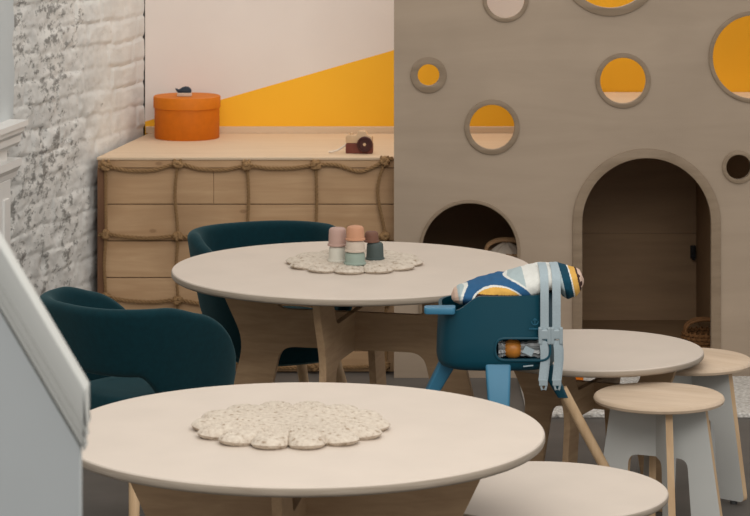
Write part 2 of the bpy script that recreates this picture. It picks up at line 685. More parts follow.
# the cave: floor, back, dividing walls and raised deck above the tall arch
YB = 12.42
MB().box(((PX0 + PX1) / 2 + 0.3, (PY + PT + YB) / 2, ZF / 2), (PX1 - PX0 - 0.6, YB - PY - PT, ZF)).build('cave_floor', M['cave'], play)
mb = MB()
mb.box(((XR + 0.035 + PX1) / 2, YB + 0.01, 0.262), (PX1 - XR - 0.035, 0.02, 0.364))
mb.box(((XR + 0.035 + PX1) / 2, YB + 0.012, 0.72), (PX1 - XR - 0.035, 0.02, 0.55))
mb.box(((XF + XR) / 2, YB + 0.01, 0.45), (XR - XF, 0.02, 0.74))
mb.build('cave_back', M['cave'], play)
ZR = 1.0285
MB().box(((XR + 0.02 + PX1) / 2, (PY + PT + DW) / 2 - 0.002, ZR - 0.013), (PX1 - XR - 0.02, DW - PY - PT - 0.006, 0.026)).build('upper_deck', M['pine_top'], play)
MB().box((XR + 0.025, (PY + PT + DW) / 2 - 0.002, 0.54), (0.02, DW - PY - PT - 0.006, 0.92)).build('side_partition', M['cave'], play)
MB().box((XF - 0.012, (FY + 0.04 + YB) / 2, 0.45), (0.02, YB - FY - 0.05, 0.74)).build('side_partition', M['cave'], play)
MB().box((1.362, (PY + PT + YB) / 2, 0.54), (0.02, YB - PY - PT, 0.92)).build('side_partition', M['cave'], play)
xh, _ = 0, 0
h = at(693, 252, YB - 0.012)
MB().box((h.x, YB - 0.010, h.z), (0.022, 0.02, 0.055)).box((h.x, YB - 0.026, h.z + 0.012), (0.010, 0.02, 0.03)).box((h.x, YB - 0.03, h.z - 0.024), (0.014, 0.03, 0.012)).build('hook', M['black'], play, bevel=0.003)

# ------------------------------------------------------------------ rope net
net = thing('climbing_net', 'knotted jute climbing net hanging over the plank front of the platform', 'net', (0, 0, 0))
NY = FY - 0.016


def rope_mesh(pts, R=0.0080, pitch=0.050, step=0.0055):
    pts = [Vector(p) for p in pts]
    # dense resample by Catmull-Rom
    P = [pts[0]] + pts + [pts[-1]]
    dense = []
    for i in range(1, len(P) - 2):
        p0, p1, p2, p3 = P[i - 1], P[i], P[i + 1], P[i + 2]
        n = max(2, int((p2 - p1).length / step))
        for k in range(n):
            t = k / n
            dense.append(0.5 * ((2 * p1) + (p2 - p0) * t + (2 * p0 - 5 * p1 + 4 * p2 - p3) * t * t + (3 * p1 - p0 - 3 * p2 + p3) * t ** 3))
    dense.append(pts[-1])
    mb = MB()
    s = 0.0
    frames = []
    nrm = Vector((0, -1, 0))
    for i, p in enumerate(dense):
        a, b = dense[max(0, i - 1)], dense[min(len(dense) - 1, i + 1)]
        t = (b - a).normalized()
        nn = (nrm - t * nrm.dot(t)).normalized()
        if i:
            s += (p - dense[i - 1]).length
        frames.append((p, nn, t.cross(nn), s))
    for k in range(3):
        strand = []
        for p, nn, bn, s in frames:
            a = 2 * PI * (s / pitch + k / 3)
            strand.append(p + (nn * math.cos(a) + bn * math.sin(a)) * R * 0.60)
        mb.tube(strand, R * 0.47, 6)
    return mb


KX = [106, 178, 247, 316, 385]
KY = [(166, 164, 166, 165, 161), (234, 236, 237, 238, 236), (297, 300, 301, 303, 302), (356, 360, 362, 366, 365)]


def kn(c, r):
    return at(KX[c] + (0, 0, 0, 0, 0)[c], KY[r][c], NY)


rg = random.Random(5)
for r in range(4):
    pts = [at(99, KY[r][0] + 1, FY - 0.004)] if r < 2 else []
    for c in range(5):
        pts.append(kn(c, r))
        if c < 4:
            a, b = kn(c, r), kn(c + 1, r)
            sag = (0.024, 0.020, 0.012, 0.03)[c] if r == 0 else rg.uniform(0.006, 0.016)
            for t in (0.3, 0.65):
                q = a.lerp(b, t)
                q.z -= sag * (4 * t * (1 - t)) * (1.0 if r or c != 3 else (0.2 if t < 0.5 else 1.3))
                q.y = NY
                pts.append(q)
    if r == 0:
        pts.append(at(393, 158, NY + 0.004))
    rope_mesh(pts).build('rope', M['rope'], net, smooth=True, weld=False)
for c in range(5):
    top = at(KX[c], 156.5, FY - 0.006)
    top.z = ZP - 0.03
    pts = [top]
    for r in range(4):
        pts.append(kn(c, r) + Vector((0, -0.006, 0)))
        q = kn(c, r).copy()
        q.z -= 0.12
        q.x += rg.uniform(-0.012, 0.012)
        if c == 4 and r == 0:
            q.x -= 0.022
        q.y = NY - 0.004
        if q.z > 0.05:
            pts.append(q)
    e = pts[-1].copy()
    e.z = 0.03
    pts.append(e)
    rope_mesh(pts, 0.0066, 0.044).build('rope', M['rope'], net, smooth=True, weld=False)
for r in range(4):
    for c in range(5):
        p = kn(c, r)
        mb = MB()
        for q in range(4):
            ang = rg.uniform(0, PI)
            pts = []
            for i in range(26):
                t = 2 * PI * i / 25
                loc = Vector((0.015 * math.cos(t), 0.010 * math.sin(2 * t + q), 0.007 * math.sin(t)))
                loc = Matrix.Rotation(ang + q * 0.79, 3, 'Y') @ loc
                pts.append(p + loc + Vector((rg.uniform(-.003, .003), -0.014, 0)))
            mb.tube(pts, 0.0068, 7)
        if r == 0:
            for sx in (-0.012, 0.010):
                mb.tube([p + Vector((sx, -0.012, 0)), p + Vector((sx * 1.2, -0.014, 0.018)), Vector((p.x + sx * 0.8, FY - 0.012, ZP - 0.012))], [0.006, 0.006, 0.0045], 6)
        mb.build('knot', M['rope'], net, smooth=True, weld=False)

# ------------------------------------------------------------------ things on the platform
c = at(187, 140, 11.55)
bx, by, br, bh = (187 - 375) / F * 12.36, 12.36, 0.136, 0.175
hat = thing('round_box', 'orange round lidded box standing on the platform by the brick wall', 'box', (bx, by, ZP))
MB().lathe([(br - 0.002, 0), (br, 0.003), (br, bh - 0.01), (br - 0.002, bh - 0.006)], 72).build('box_body', M['orange'], hat, smooth=True)
MB().lathe([(br + 0.002, bh - 0.048), (br + 0.0045, bh - 0.047), (br + 0.0045, bh - 0.003), (br + 0.002, bh), (0.02, bh + 0.001)], 72).build('lid', M['orange_lid'], hat, smooth=True)
# small toy animal on the lid
toy = thing('toy_animal', 'small dark blue toy animal on a pale base, lying on the orange box lid', 'toy', (bx - 0.012, by - 0.03, ZP + bh + 0.001))
pr = [(-0.036, 0.034), (-0.028, 0.031), (-0.02, 0.028), (-0.008, 0.036), (0.006, 0.041), (0.02, 0.039), (0.03, 0.031), (0.034, 0.02), (0.03, 0.015), (-0.022, 0.015), (-0.03, 0.022)]
vs, fs = flat_shape([rounded(pr, 0.004)], 0.028, 0.003)
MB().add(vs, fs).build('body', M['navy'], toy, smooth=True)
vs, fs = flat_shape([rounded([(-0.028, 0), (0.034, 0), (0.034, 0.0152), (-0.026, 0.0152)], 0.004)], 0.034, 0.003)
MB().add(vs, fs).build('base', M['pale'], toy, smooth=True)

# toy camera
p = at(359, 153.2, 11.80)
tc = thing('toy_camera', 'wooden toy camera with brown lens on the platform edge', 'toy', (p.x, 11.82, ZP), math.radians(-6))
vs, fs = flat_shape([rounded([(-0.052, 0), (0.056, 0), (0.056, 0.042), (-0.052, 0.042)], 0.008)], 0.04, 0.002)
MB().add(vs, fs).build('body', M['cam_brown'], tc, smooth=True)
vs, fs = flat_shape([rounded([(-0.052, 0.0421), (0.056, 0.0421), (0.054, 0.068), (0.036, 0.074), (0.026, 0.09), (0.0, 0.09), (-0.010, 0.074), (-0.046, 0.074), (-0.052, 0.066)], 0.005)], 0.04, 0.002)
MB().add(vs, fs).build('top_casing', M['cam_beige'], tc, smooth=True)
Rx = Matrix.Translation((0.026, -0.02, 0.039)) @ Matrix.Rotation(PI / 2, 4, 'X')
MB().lathe([(0.031, 0), (0.031, 0.014), (0.028, 0.017), (0.024, 0.017), (0.022, 0.013), (0.002, 0.013)], 40, Rx).build('lens', M['cam_dark'], tc, smooth=True)
MB().lathe([(0.006, 0.012), (0.006, 0.019), (0.001, 0.020)], 16, Rx).build('lens_button', M['cam_beige'], tc, smooth=True)
MB().lathe([(0.008, 0.074), (0.008, 0.081), (0.001, 0.082)], 16, Matrix.Translation((-0.03, 0, 0))).build('shutter_button', M['cam_beige'], tc, smooth=True)
MB().tube([(-0.05, 0, 0.036), (-0.062, -0.004, 0.026), (-0.085, -0.012, 0.012), (-0.105, -0.02, 0.006), (-0.12, -0.018, 0.005)], 0.0042, 8).build('strap', M['cream'], tc, smooth=True)

# ------------------------------------------------------------------ tables
def top_mesh(R, t):
    prof = [(R - 0.02, 0.0), (R - 0.007, 0.001), (R - 0.002, 0.005), (R, 0.009), (R, t - 0.006), (R - 0.001, t - 0.003), (R - 0.004, t), (0.02, t)]
    return MB().lathe(prof, 128, None, [1, 1, 1, 1, 1, 0, 0])


def base_poly(zt, s, top, waist, foot):
    # the outline of one plywood cross panel: flared arms above, legs below, a beam in between
    zb_, zn, zw = zt * 0.65, zt * 0.83, zt * 0.67
    r = [(foot, 0), (waist, zw), (top * 0.955, zt * 0.90), (top, zt), (top * 0.66, zt), (top * 0.53, zn)]
    l = [(-x, z) for x, z in reversed(r)]
    lo = [(-foot * 0.70, 0), (-foot * 0.50, zb_), (foot * 0.50, zb_), (foot * 0.70, 0)]
    pts = r + l + lo
    rr = [0.006, 0.06 * s, 0.02 * s, 0.004, 0.004, 0.03 * s]
    rr = rr + rr[::-1] + [0.006, 0.05 * s, 0.05 * s, 0.006]
    return rounded(pts, rr, 6)


def make_table(name, label, loc, rz, R, h, t, s, dims, group, cross=90):
    o = thing(name, label, 'table', loc, rz, group)
    top_mesh(R, t).build('tabletop', [M['top'], M['ply_edge']], o, smooth=True, loc=(0, 0, h - t))
    zt = h - t
    for k, a in enumerate((0.0, math.radians(cross))):
        vs, fs = flat_shape([base_poly(zt, s, *dims)], 0.024 if s == 1 else 0.02, 0.0015)
        b = MB().add(vs, fs).build('base_panel', [M['base']], o)
        b.rotation_euler = (0, 0, a)
    return o


T1 = Vector(((302 - 375) / F * 7.29, 7.29, 0))
T2 = Vector(((352.5 - 375) / F * 9.79, 9.79, 0))
big_dims = (0.47, 0.372, 0.49)
tab1 = make_table('round_table', 'large round white table nearest the camera, holding only a crocheted mat', T1, math.radians(-6), 0.6, 0.72, 0.026, 1, big_dims, 'large round tables')
tab2 = dup(tab1, T2, math.radians(-14), 'large round white table carrying the toy cups, behind the blue high chair', 'large round tables')
TC = Vector((0.701, 9.53, 0))
TL = Vector((0.435, 7.75, 0))
small_dims = (0.29, 0.225, 0.27)
tabc = make_table('small_round_table', 'low round white table with two stools pushed up, right of the high chair', TC, math.radians(-24.5), 0.36, 0.5, 0.024, 0.65, small_dims, 'low round tables')
tabl = dup(tabc, TL, math.radians(40), 'empty low round white table at the bottom edge, right of the nearest large table', 'low round tables')
tabl.scale = (0.93, 0.93, 0.93)


# ------------------------------------------------------------------ stools
def stool_poly(h):
    pts = [(0.212, 0.012), (0.150, h), (-0.150, h), (-0.212, 0.012), (-0.112, 0.012), (-0.094, 0.262), (0.094, 0.262), (0.112, 0.012)]
    return rounded(pts, [0.02, 0.004, 0.004, 0.02, 0.012, 0.03, 0.03, 0.012], 5)


def make_stool(label, loc, rz, cross):
    o = thing('stool', label, 'stool', loc, rz, 'wooden stools')
    h, t, R = 0.45, 0.022, 0.201
    prof = [(R - 0.010, 0.0), (R - 0.003, 0.003), (R, t * 0.5), (R - 0.003, t - 0.004), (R - 0.010, t), (0.02, t)]
    MB().lathe(prof, 96).build('seat', M['stool_top'], o, smooth=True, loc=(0, 0, h - t))
    for a in (0.0, math.radians(cross)):
        vs, fs = flat_shape([stool_poly(h - t)], 0.022, 0.0)
        mb = MB().add(vs, fs)
        # painted faces, bare wood edges
        mi = []
        for q in mb.f:
            a_, b_, c_ = (mb.v[i] for i in q[:3])
            nn = (b_ - a_).cross(c_ - a_).normalized()
            mi.append(0 if abs(nn.y) > 0.5 else 1)
        mb.mi = mi
        g = mb.build('leg_panel', [M['stool_paint'], M['beech']], o)
        g.rotation_euler = (0, 0, a)
        for x in (-0.165, 0.165):
            MB().lathe([(0.011, 0), (0.012, 0.011), (0.006, 0.013)], 16, Matrix.Translation((x, 0, 0))).build('glide', M['grey_dark'], g, smooth=True)
    return o


st1 = make_stool('round wooden stool standing in front of the low table by the high chair', (0.8716, 9.054, 0), math.radians(-24), -60)
st2 = make_stool('round wooden stool half hidden behind the low table, nearest the right edge', (1.033, 9.64, 0), math.radians(-40), 90)


# ------------------------------------------------------------------ crocheted mats
def make_mat(name, label, loc, R, T, lobes, rot, seed):
    n, m = 360, 34
    mb = MB()
    rings = []
    for i in range(m + 1):
        t = i / m
        ring = []
        for k in range(n):
            a = 2 * PI * k / n
            lob = abs(math.cos(lobes * a / 2)) ** 0.55
            ro = R * (0.82 + 0.18 * lob)
            r = ro * t
            prof = max(0.0, 1 - t ** 7) ** 0.5 * (0.82 + 0.18 * min(1.0, t * 1.4))
            crease = 1 - 0.5 * (1 - lob) * (t ** 6)
            st_ = 0.08 * math.sin(a * lobes * 6) * math.sin(t * 42) * min(1.0, max(0.0, t - 0.2) * 3)
            z = T * (0.42 + 0.58 * prof) * crease * (1 + st_ * (1 if t < 0.98 else 0))
            z += 0.0016 * noise.noise((math.cos(a) * r * 90, math.sin(a) * r * 90, seed)) * (1 if t < 0.97 else 0)
            ring.append((r * math.cos(a), r * math.sin(a), max(0.0, z)))
        rings.append(ring)
    rings = rings[1:]
    rings.append([(x * 0.985, y * 0.985, T * 0.2) for x, y, z in rings[-1]])
    rings.append([(x * 0.965, y * 0.965, 0.0) for x, y, z in rings[-1]])
    mb.rings(rings, cap=False)
    nv = len(rings[0])
    mb.add(rings[0], [tuple(range(nv))])
    mb.add(rings[-1], [tuple(range(nv))])
    o = mb.build(name, M['knit'], smooth=True)
    o.location = loc
    o.rotation_euler = (0, 0, rot)
    return o


m1 = make_mat('crocheted_mat', '', (-0.2085, 7.30, 0.72), 0.247, 0.030, 14, 0.0, 3.0)
tag(m1, 'cream scalloped crocheted mat alone on the nearest large table', 'mat', 'crocheted mats')
MC = Vector(((354.5 - 375) / F * 9.87, 9.87, 0.72))
m2 = make_mat('crocheted_mat', '', MC, 0.232, 0.024, 12, -0.08, 8.0)
tag(m2, 'cream scalloped crocheted mat under the toy cups on the farther large table', 'mat', 'crocheted mats')


# ------------------------------------------------------------------ stacking cups
def cup(col, label, x, y, z, r, h, dome=0.0):
    w = 0.003
    prof = [(r - 0.001, 0), (r + w, 0.001), (r + w, 0.006), (r, 0.008), (r - 0.001, h * 0.6), (r - 0.002, h - 0.007), (r - 0.005, h - 0.002), (r - 0.010, h), (0.004, h + dome)]
    o = MB().lathe(prof, 40).build('stacking_cup', M['cup_' + col], smooth=True)
    o.location = (x, y, z)
    tag(o, label, 'cup', 'stacking cups')
    return o


zc = 0.72 + 0.0225


def cx_(px, d):
    return (px - 375) / F * d


d1, d2, d3 = 9.79, 9.73, 9.83
cup('white', 'off-white toy cup at the bottom of the left stack, under the pink cup', cx_(337.5, d1), d1, zc, 0.030, 0.052)
cup('pink', 'dusty pink toy cup on top of the left stack', cx_(337.5, d1), d1, zc + 0.052, 0.030, 0.060)
cup('sage', 'sage green toy cup at the bottom of the front stack', cx_(355, d2), d2, zc, 0.034, 0.042)
cup('cream', 'cream toy cup in the middle of the front stack, above the sage green one', cx_(355.3, d2), d2, zc + 0.042, 0.032, 0.038)
cup('peach', 'peach orange toy cup on top of the front stack', cx_(355.3, d2), d2, zc + 0.080, 0.030, 0.046, 0.003)
cup('slate', 'dark slate toy cup at the bottom of the right stack', cx_(375, d3), d3, zc, 0.029, 0.058)
cup('brown', 'brown toy cup on top of the right stack, above the slate one', cx_(371.5, d3), d3, zc + 0.058, 0.024, 0.036)

# ------------------------------------------------------------------ teal tub chairs
def lerp_tab(tab, x):
    for (a, va), (b, vb) in zip(tab, tab[1:]):
        if x <= b:
            t = (x - a) / (b - a)
            t = t * t * (3 - 2 * t)
            return va + (vb - va) * t
    return tab[-1][1]


def make_chair(label, loc, rz):
    o = thing('tub_chair', label, 'chair', loc, rz, 'teal tub chairs')
    n = 90
    A, B, th = 0.27, 0.295, 0.024
    low = [(0, 0.545), (52, 0.54), (80, 0.43), (100, 0.345), (146, 0.33)]
    rings = []
    for i in range(n + 1):
        ph = -146 + 292 * i / n
        zt, zl = 0.75 - 0.33 * max(0.0, (abs(ph) - 70) / 76) ** 1.8, lerp_tab(low, abs(ph))
        a = math.radians(ph)
        ring = []
        cs = []
        m = 9
        for k in range(m + 1):          # rounded top
            q = PI * k / m
            cs.append((th * math.cos(q), zt - th + th * math.sin(q)))
        for k in range(1, 7):
            cs.append((-th, zt - th + (zl + th - (zt - th)) * k / 7))
        for k in range(m + 1):
            q = PI + PI * k / m
            cs.append((th * math.cos(q), zl + th + th * math.sin(q)))
        for k in range(1, 7):
            cs.append((th, zl + th + (zt - th - zl - th) * k / 7))
        for w, z in cs:
            sc = 1.0 - 0.24 * max(0.0, (0.74 - z) / 0.36) ** 1.2
            ce, se = math.cos(a), math.sin(a)
            p_ = 2.5
            x = A * math.copysign(abs(se) ** (2 / p_), se)
            y = -B * math.copysign(abs(ce) ** (2 / p_), ce)
            nx, ny = se, -ce
            ring.append((x * sc + nx * w, y * sc + ny * w, z))
        rings.append(ring)
    MB().rings(rings).build('backrest', M['teal'], o, smooth=True)
    # seat cushion
    rings = []
    for sc, z in ((0.88, 0.322), (0.96, 0.332), (1.0, 0.36), (1.0, 0.43), (0.965, 0.452), (0.90, 0.462), (0.6, 0.468), (0.2, 0.47)):
        ring = []
        for k in range(64):
            a = 2 * PI * k / 64
            c_, s_ = math.cos(a), math.sin(a)
            ring.append((0.205 * sc * math.copysign(abs(c_) ** 0.75, c_), 0.02 + 0.215 * sc * math.copysign(abs(s_) ** 0.75, s_), z))
        rings.append(ring)
    MB().rings(rings).build('seat', M['teal_seat'], o, smooth=True)
    for sx in (-1, 1):
        for sy in (-1, 1):
            MB().tube([(0.235 * sx, 0.225 * sy, 0.0), (0.155 * sx, 0.155 * sy, 0.328)], [0.013, 0.021], 14).build('leg', M['beech'], o, smooth=True)
    return o


def face(p, q):
    d = Vector(q) - Vector(p)
    return math.atan2(d.y, d.x) - PI / 2


c1 = Vector((-0.712, 9.13, 0))
ch1 = make_chair('teal velvet tub chair at left, seen from behind, beside the brick wall', c1, face(c1, T2) - math.radians(4))
c2 = Vector((-0.35, 10.375, 0))
ch2 = dup(ch1, c2, face(c2, T2), 'teal velvet tub chair behind the farther large table, facing the camera', 'teal tub chairs')

# ------------------------------------------------------------------ high chair
HX, HY = 0.370, 9.02
DZ = -0.018
hc = thing('high_chair', 'petrol blue plastic high chair with wooden legs between the round tables', 'high chair', (HX, HY, 0))


def sup(a, rx, ry, p=3.2):
    c_, s_ = math.cos(a), math.sin(a)
    return rx * math.copysign(abs(c_) ** (2 / p), c_), ry * math.copysign(abs(s_) ** (2 / p), s_)


def rim_z(x):
    # the rim is high at the back (right) and drops to the armrest at the front (left)
    t = min(1.0, max(0.0, (x + 0.135) / 0.085))
    t = t * t * (3 - 2 * t)
    return 0.755 + 0.048 * t


def shell_rings(inset, zs):
    rings = []
    for f, sx, sy in zs:
        ring = []
        for k in range(96):
            a = 2 * PI * k / 96
            x, y = sup(a, 0.180 * sx - inset, 0.165 * sy - inset)
            zr = rim_z(x)
            ring.append((x, y, 0.575 + (zr - 0.575) * f))
        rings.append(ring)
    return rings


outer = shell_rings(0.0, [(0.0, 0.90, 0.86), (0.02, 0.95, 0.92), (0.07, 0.99, 0.97), (0.15, 1.01, 1.0), (0.4, 1.005, 1.0), (0.7, 0.99, 1.0), (1.0, 0.975, 1.0)])
inner = shell_rings(0.010, [(1.0, 0.975, 1.0), (0.7, 0.985, 1.0), (0.4, 1.0, 1.0), (0.22, 1.0, 0.99), (0.15, 0.9, 0.9)])
me_o = MB().rings(outer + inner).build('seat_shell', M['blue'], hc, smooth=True)
# oval slot on the camera side
cut = rounded([(-0.008, 0.612), (0.155, 0.612), (0.155, 0.676), (-0.008, 0.676)], 0.031, 8)
vs, fs = flat_shape([cut], 0.20, 0.0)
cut_o = MB().add(vs, fs, Matrix.Translation((HX, HY - 0.16, 0))).build('tmp_cut', M['blue'])
bo = me_o.modifiers.new('b', 'BOOLEAN')
bo.object = cut_o
bo.operation = 'DIFFERENCE'
bo.solver = 'EXACT'
dg = bpy.context.evaluated_depsgraph_get()
dg.update()
nm = bpy.data.meshes.new_from_object(me_o.evaluated_get(dg))
me_o.modifiers.clear()
me_o.data = nm
bpy.data.objects.remove(cut_o)
# rim frame of the slot
c_in = rounded([(-0.006, 0.614), (0.153, 0.614), (0.153, 0.674), (-0.006, 0.674)], 0.029, 8)
c_out = rounded([(-0.013, 0.607), (0.160, 0.607), (0.160, 0.681), (-0.013, 0.681)], 0.036, 8)
vs, fs = flat_shape([c_out, c_in], 0.008, 0.002)
MB().add(vs, fs, Matrix.Translation((0, -0.165, 0))).build('slot_rim', M['blue'], hc, smooth=True)
# armrest ledge at the front (left)
led = rounded([(-0.222, -0.158), (-0.13, -0.164), (-0.125, -0.100), (-0.222, -0.108)], 0.012, 4)
mb = MB()
vs, fs = flat_shape([led], 0.020, 0.004)
mb.add(vs, fs, Matrix.Translation((0, 0, 0.757)) @ Matrix.Rotation(PI / 2, 4, 'X').inverted())
mb.build('armrest', M['blue_lit'], hc, smooth=True)
# legs with plastic sockets: left, near, right, far
for ang in (180, 270, 0, 90):
    a = math.radians(ang)
    u = Vector((math.cos(a), math.sin(a), 0))
    w = Vector((-math.sin(a), math.cos(a), 0))

    def rad(z):
        return 0.122 + (0.62 - z) * 0.545
    g = MB()
    rings = []
    for z, hw, ht in ((0.602, 0.040, 0.028), (0.585, 0.038, 0.027), (0.475, 0.032, 0.021), (0.468, 0.028, 0.018)) if ang in (180, 270) else ((0.602, 0.034, 0.028), (0.58, 0.031, 0.025), (0.51, 0.021, 0.019), (0.468, 0.018, 0.017)):
        c0 = u * rad(z) + Vector((0, 0, z))
        pts = rounded([(-hw, -ht), (hw, -ht), (hw, ht), (-hw, ht)], 0.009, 4)
        rings.append([c0 + w * x + u * y for x, y in pts])
    g.rings(rings)
    lg = g.build('leg_socket', M['blue_lit'] if ang != 0 else M['blue'], hc, smooth=True)
    pts = [u * rad(z) + Vector((0, 0, z)) for z in (0.452 if ang in (180, 270) else 0.475, 0.25, 0.006)]
    MB().tube(pts, [0.0165, 0.0155, 0.0135], 16).build('leg', M['beech'], hc, smooth=True)
# emblem (a small anchor-like mark) and a short light dash
ex, ez, ey = 0.110, 0.728, -0.1665
mb = MB()
pts = []
for i in range(13):
    a = PI + PI * i / 12
    pts.append((ex + 0.010 * math.cos(a), ey, ez + 0.010 * math.sin(a)))
mb.tube(pts, 0.0012, 6)
mb.tube([(ex, ey, ez - 0.010), (ex, ey, ez + 0.008)], 0.0012, 6)
mb.tube([(ex - 0.006, ey, ez + 0.003), (ex, ey, ez + 0.009), (ex + 0.006, ey, ez + 0.003)], 0.0012, 6)
for i in range(6):
    mb.box((ex - 0.015 + i * 0.006, ey, ez - 0.022), (0.0035, 0.0015, 0.004))
mb.build('emblem', plain('emblem_blue', (40, 96, 120), 0.5), hc)
MB().box((0.090, -0.163, 0.594), (0.030, 0.003, 0.0035), Matrix.Rotation(math.radians(-6), 4, 'Y')).build('label_mark', M['strap'], hc)

# harness: two grey straps hanging down over the cushion, buckles, lower straps, clips
def strip(pts, w, t):
    pts = [Vector(p) for p in pts]
    rings = []
    for i, p in enumerate(pts):
        a, b = pts[max(0, i - 1)], pts[min(len(pts) - 1, i + 1)]
        tt = (b - a).normalized()
        x = Vector((1, 0, 0))
        nn = tt.cross(x).normalized()
        rings.append([p + x * (-w / 2) - nn * t / 2, p + x * (w / 2) - nn * t / 2, p + x * (w / 2) + nn * t / 2, p + x * (-w / 2) + nn * t / 2])
    return MB().rings(rings)


def zz(py, d):
    return HC - (py - HZ) * d / F - DZ


# ------------------------------------------------------------------ striped cushion draped over the high chair
cus_c = []
for x_, t_, b_, hd_ in ((-0.136, 0.779, 0.769, 0.03), (-0.128, 0.795, 0.762, 0.07), (-0.112, 0.806, 0.758, 0.10), (-0.058, 0.823, 0.76, 0.13),
                        (0.012, 0.853, 0.76, 0.145), (0.082, 0.881, 0.768, 0.148), (0.124, 0.890, 0.785, 0.148), (0.155, 0.893, 0.804, 0.148),
                        (0.186, 0.892, 0.806, 0.145), (0.200, 0.890, 0.785, 0.14), (0.215, 0.887, 0.776, 0.135), (0.240, 0.876, 0.782, 0.11),
                        (0.256, 0.860, 0.798, 0.08), (0.266, 0.838, 0.816, 0.035)):
    t_ -= 0.02 * min(1.0, max(0.0, (x_ + 0.06) / 0.12)) * min(1.0, max(0.0, (0.262 - x_) / 0.03))
    cus_c.append((x_, (t_ - b_) / 2, hd_, (t_ + b_) / 2))


def spline_at(tab, x):
    for i in range(len(tab) - 1):
        if x <= tab[i + 1][0]:
            t = (x - tab[i][0]) / (tab[i + 1][0] - tab[i][0])
            return [a + (b - a) * t for a, b in zip(tab[i], tab[i + 1])]
    return list(tab[-1])


def cushion_pt(x, a):
    _, hh, hd, zc_ = spline_at(cus_c, x)
    c_, s_ = math.cos(a), math.sin(a)
    y = hd * math.copysign(abs(c_) ** 0.8, c_)
    z = zc_ + hh * math.copysign(abs(s_) ** 0.9, s_)
    wr = 0.004 * noise.noise((x * 22, a * 1.4, 2.0)) + 0.0025 * noise.noise((x * 55, a * 3, 5.0))
    return Vector((x, y * (1 + wr * 6), z + wr))


nx_, na = 260, 150
rings = []
for i in range(nx_ + 1):
    x = -0.136 + 0.402 * i / nx_
    rings.append([cushion_pt(x, 2 * PI * k / na) for k in range(na)])
mb = MB().rings(rings)
names = ['w', 'b', 'y', 'g', 'd', 'k', 'p']
mi = []
for q in mb.f:
    c = sum((mb.v[i] for i in q), Vector()) / len(q)
    e = math.hypot((c.x - 0.002) / 0.094, (c.z - 0.776) / 0.060)      # rainbow arches at the left end
    x = c.x + (c.z - 0.83) * 0.22
    if x < -0.126:
        k = 'p'
    elif x < 0.155 and e < 0.80:
        k = 'y' if c.z > 0.803 else 'k'
    elif x < 0.155 and e < 0.86:
        k = 'w'
    elif x < 0.155 and e < 1.14:
        k = 'b'
    elif e < 1.22 and x < 0.145:
        k = 'w'
    elif x < 0.085:
        k = 'g'
    elif x < 0.185:
        k = 'w'
    elif x < 0.199:
        k = 'g'
    elif x < 0.224:
        k = 'd'
    elif x < 0.228:
        k = 'w'
    elif x < 0.246:
        k = 'y'
    elif x < 0.252:
        k = 'k'
    else:
        k = 'p' if noise.noise((c.z * 60, c.y * 30, 1.0)) > -0.1 else 'k'
    mi.append(names.index(k))
mb.mi = mi
cu = mb.build('striped_cushion', [M['fab_' + k] for k in names], smooth=True)
cu.location = (HX, HY, DZ)
tag(cu, 'striped blue, white and ochre padded cushion slumped over the top of the high chair', 'cushion')

for cxp, tilt in ((544.5, 0.0), (556.5, 0.0)):
    x = (cxp - 375) * 8.86 / F - HX
    pts = []
    for k in range(13):                                # over the cushion, from its crest to the front
        a = PI / 2 + 0.25 + (PI - PI / 2 + 0.25) * k / 12
        a = math.radians(80) + math.radians(112) * k / 12
        p_ = cushion_pt(x, a + 0.0)
        p_ = cushion_pt(x, PI + PI / 2 - (math.radians(150) * (1 - k / 12) + math.radians(10) * k / 12)) if False else cushion_pt(x, math.radians(100 + 90 * k / 12))
        # a = 90 deg is the crest, 180 deg would be -y ... use the side facing the camera
        pts.append(p_)
    pts = []
    for k in range(13):
        th_ = math.radians(85 * k / 12)
        _, hh, hd, zc_ = spline_at(cus_c, x)
        pts.append((x, -(hd + 0.006) * abs(math.sin(th_)) ** 0.8, zc_ + (hh + 0.006) * abs(math.cos(th_)) ** 0.9))
    yy = pts[-1][1] - 0.004
    for py in (290, 305, 318, 329):
        pts.append((x, yy - 0.004, zz(py, HY + yy)))
    strip(pts, 0.025, 0.004).build('harness_strap', M['strap'], hc, smooth=True)
    # buckle
    zb2 = zz(334, HY + yy)
    g = MB().box((x, yy - 0.006, zb2), (0.034, 0.014, 0.03)).box((x - 0.013, yy - 0.006, zb2 - 0.004), (0.012, 0.016, 0.052)).box((x + 0.013, yy - 0.006, zb2 - 0.004), (0.012, 0.016, 0.052))
    g.build('buckle', M['buckle'], hc, bevel=0.004)
    x2 = x + (-0.004 if cxp < 550 else 0.001)
    low = []
    for k, py in enumerate((340, 350, 360, 370, 380)):
        low.append((x2 + 0.004 * math.sin(k), yy - 0.008 - 0.002 * math.sin(k * 2), zz(py, HY + yy)))
    strip(low, 0.024, 0.004).build('lower_strap', M['strap'], hc, smooth=True)
    strip([(a_ + 0.006, b_ + 0.006, c__) for a_, b_, c__ in low], 0.022, 0.004).build('lower_strap', M['strap'], hc, smooth=True)
    zb3 = zz(382, HY + yy)
    MB().box((x2, yy - 0.008, zb3), (0.026, 0.010, 0.018)).tube([(x2 - 0.008, yy - 0.008, zb3 - 0.006), (x2 - 0.004, yy - 0.008, zb3 - 0.022), (x2 + 0.006, yy - 0.008, zb3 - 0.022), (x2 + 0.010, yy - 0.008, zb3 - 0.006)], 0.004, 8).build('clip', M['buckle'], hc, bevel=0.003)

for ch in hc.children:
    if not ch.name.startswith('leg'):
        ch.location.z += DZ
    elif ch.name.startswith('leg_'):
        ch.location.z += DZ

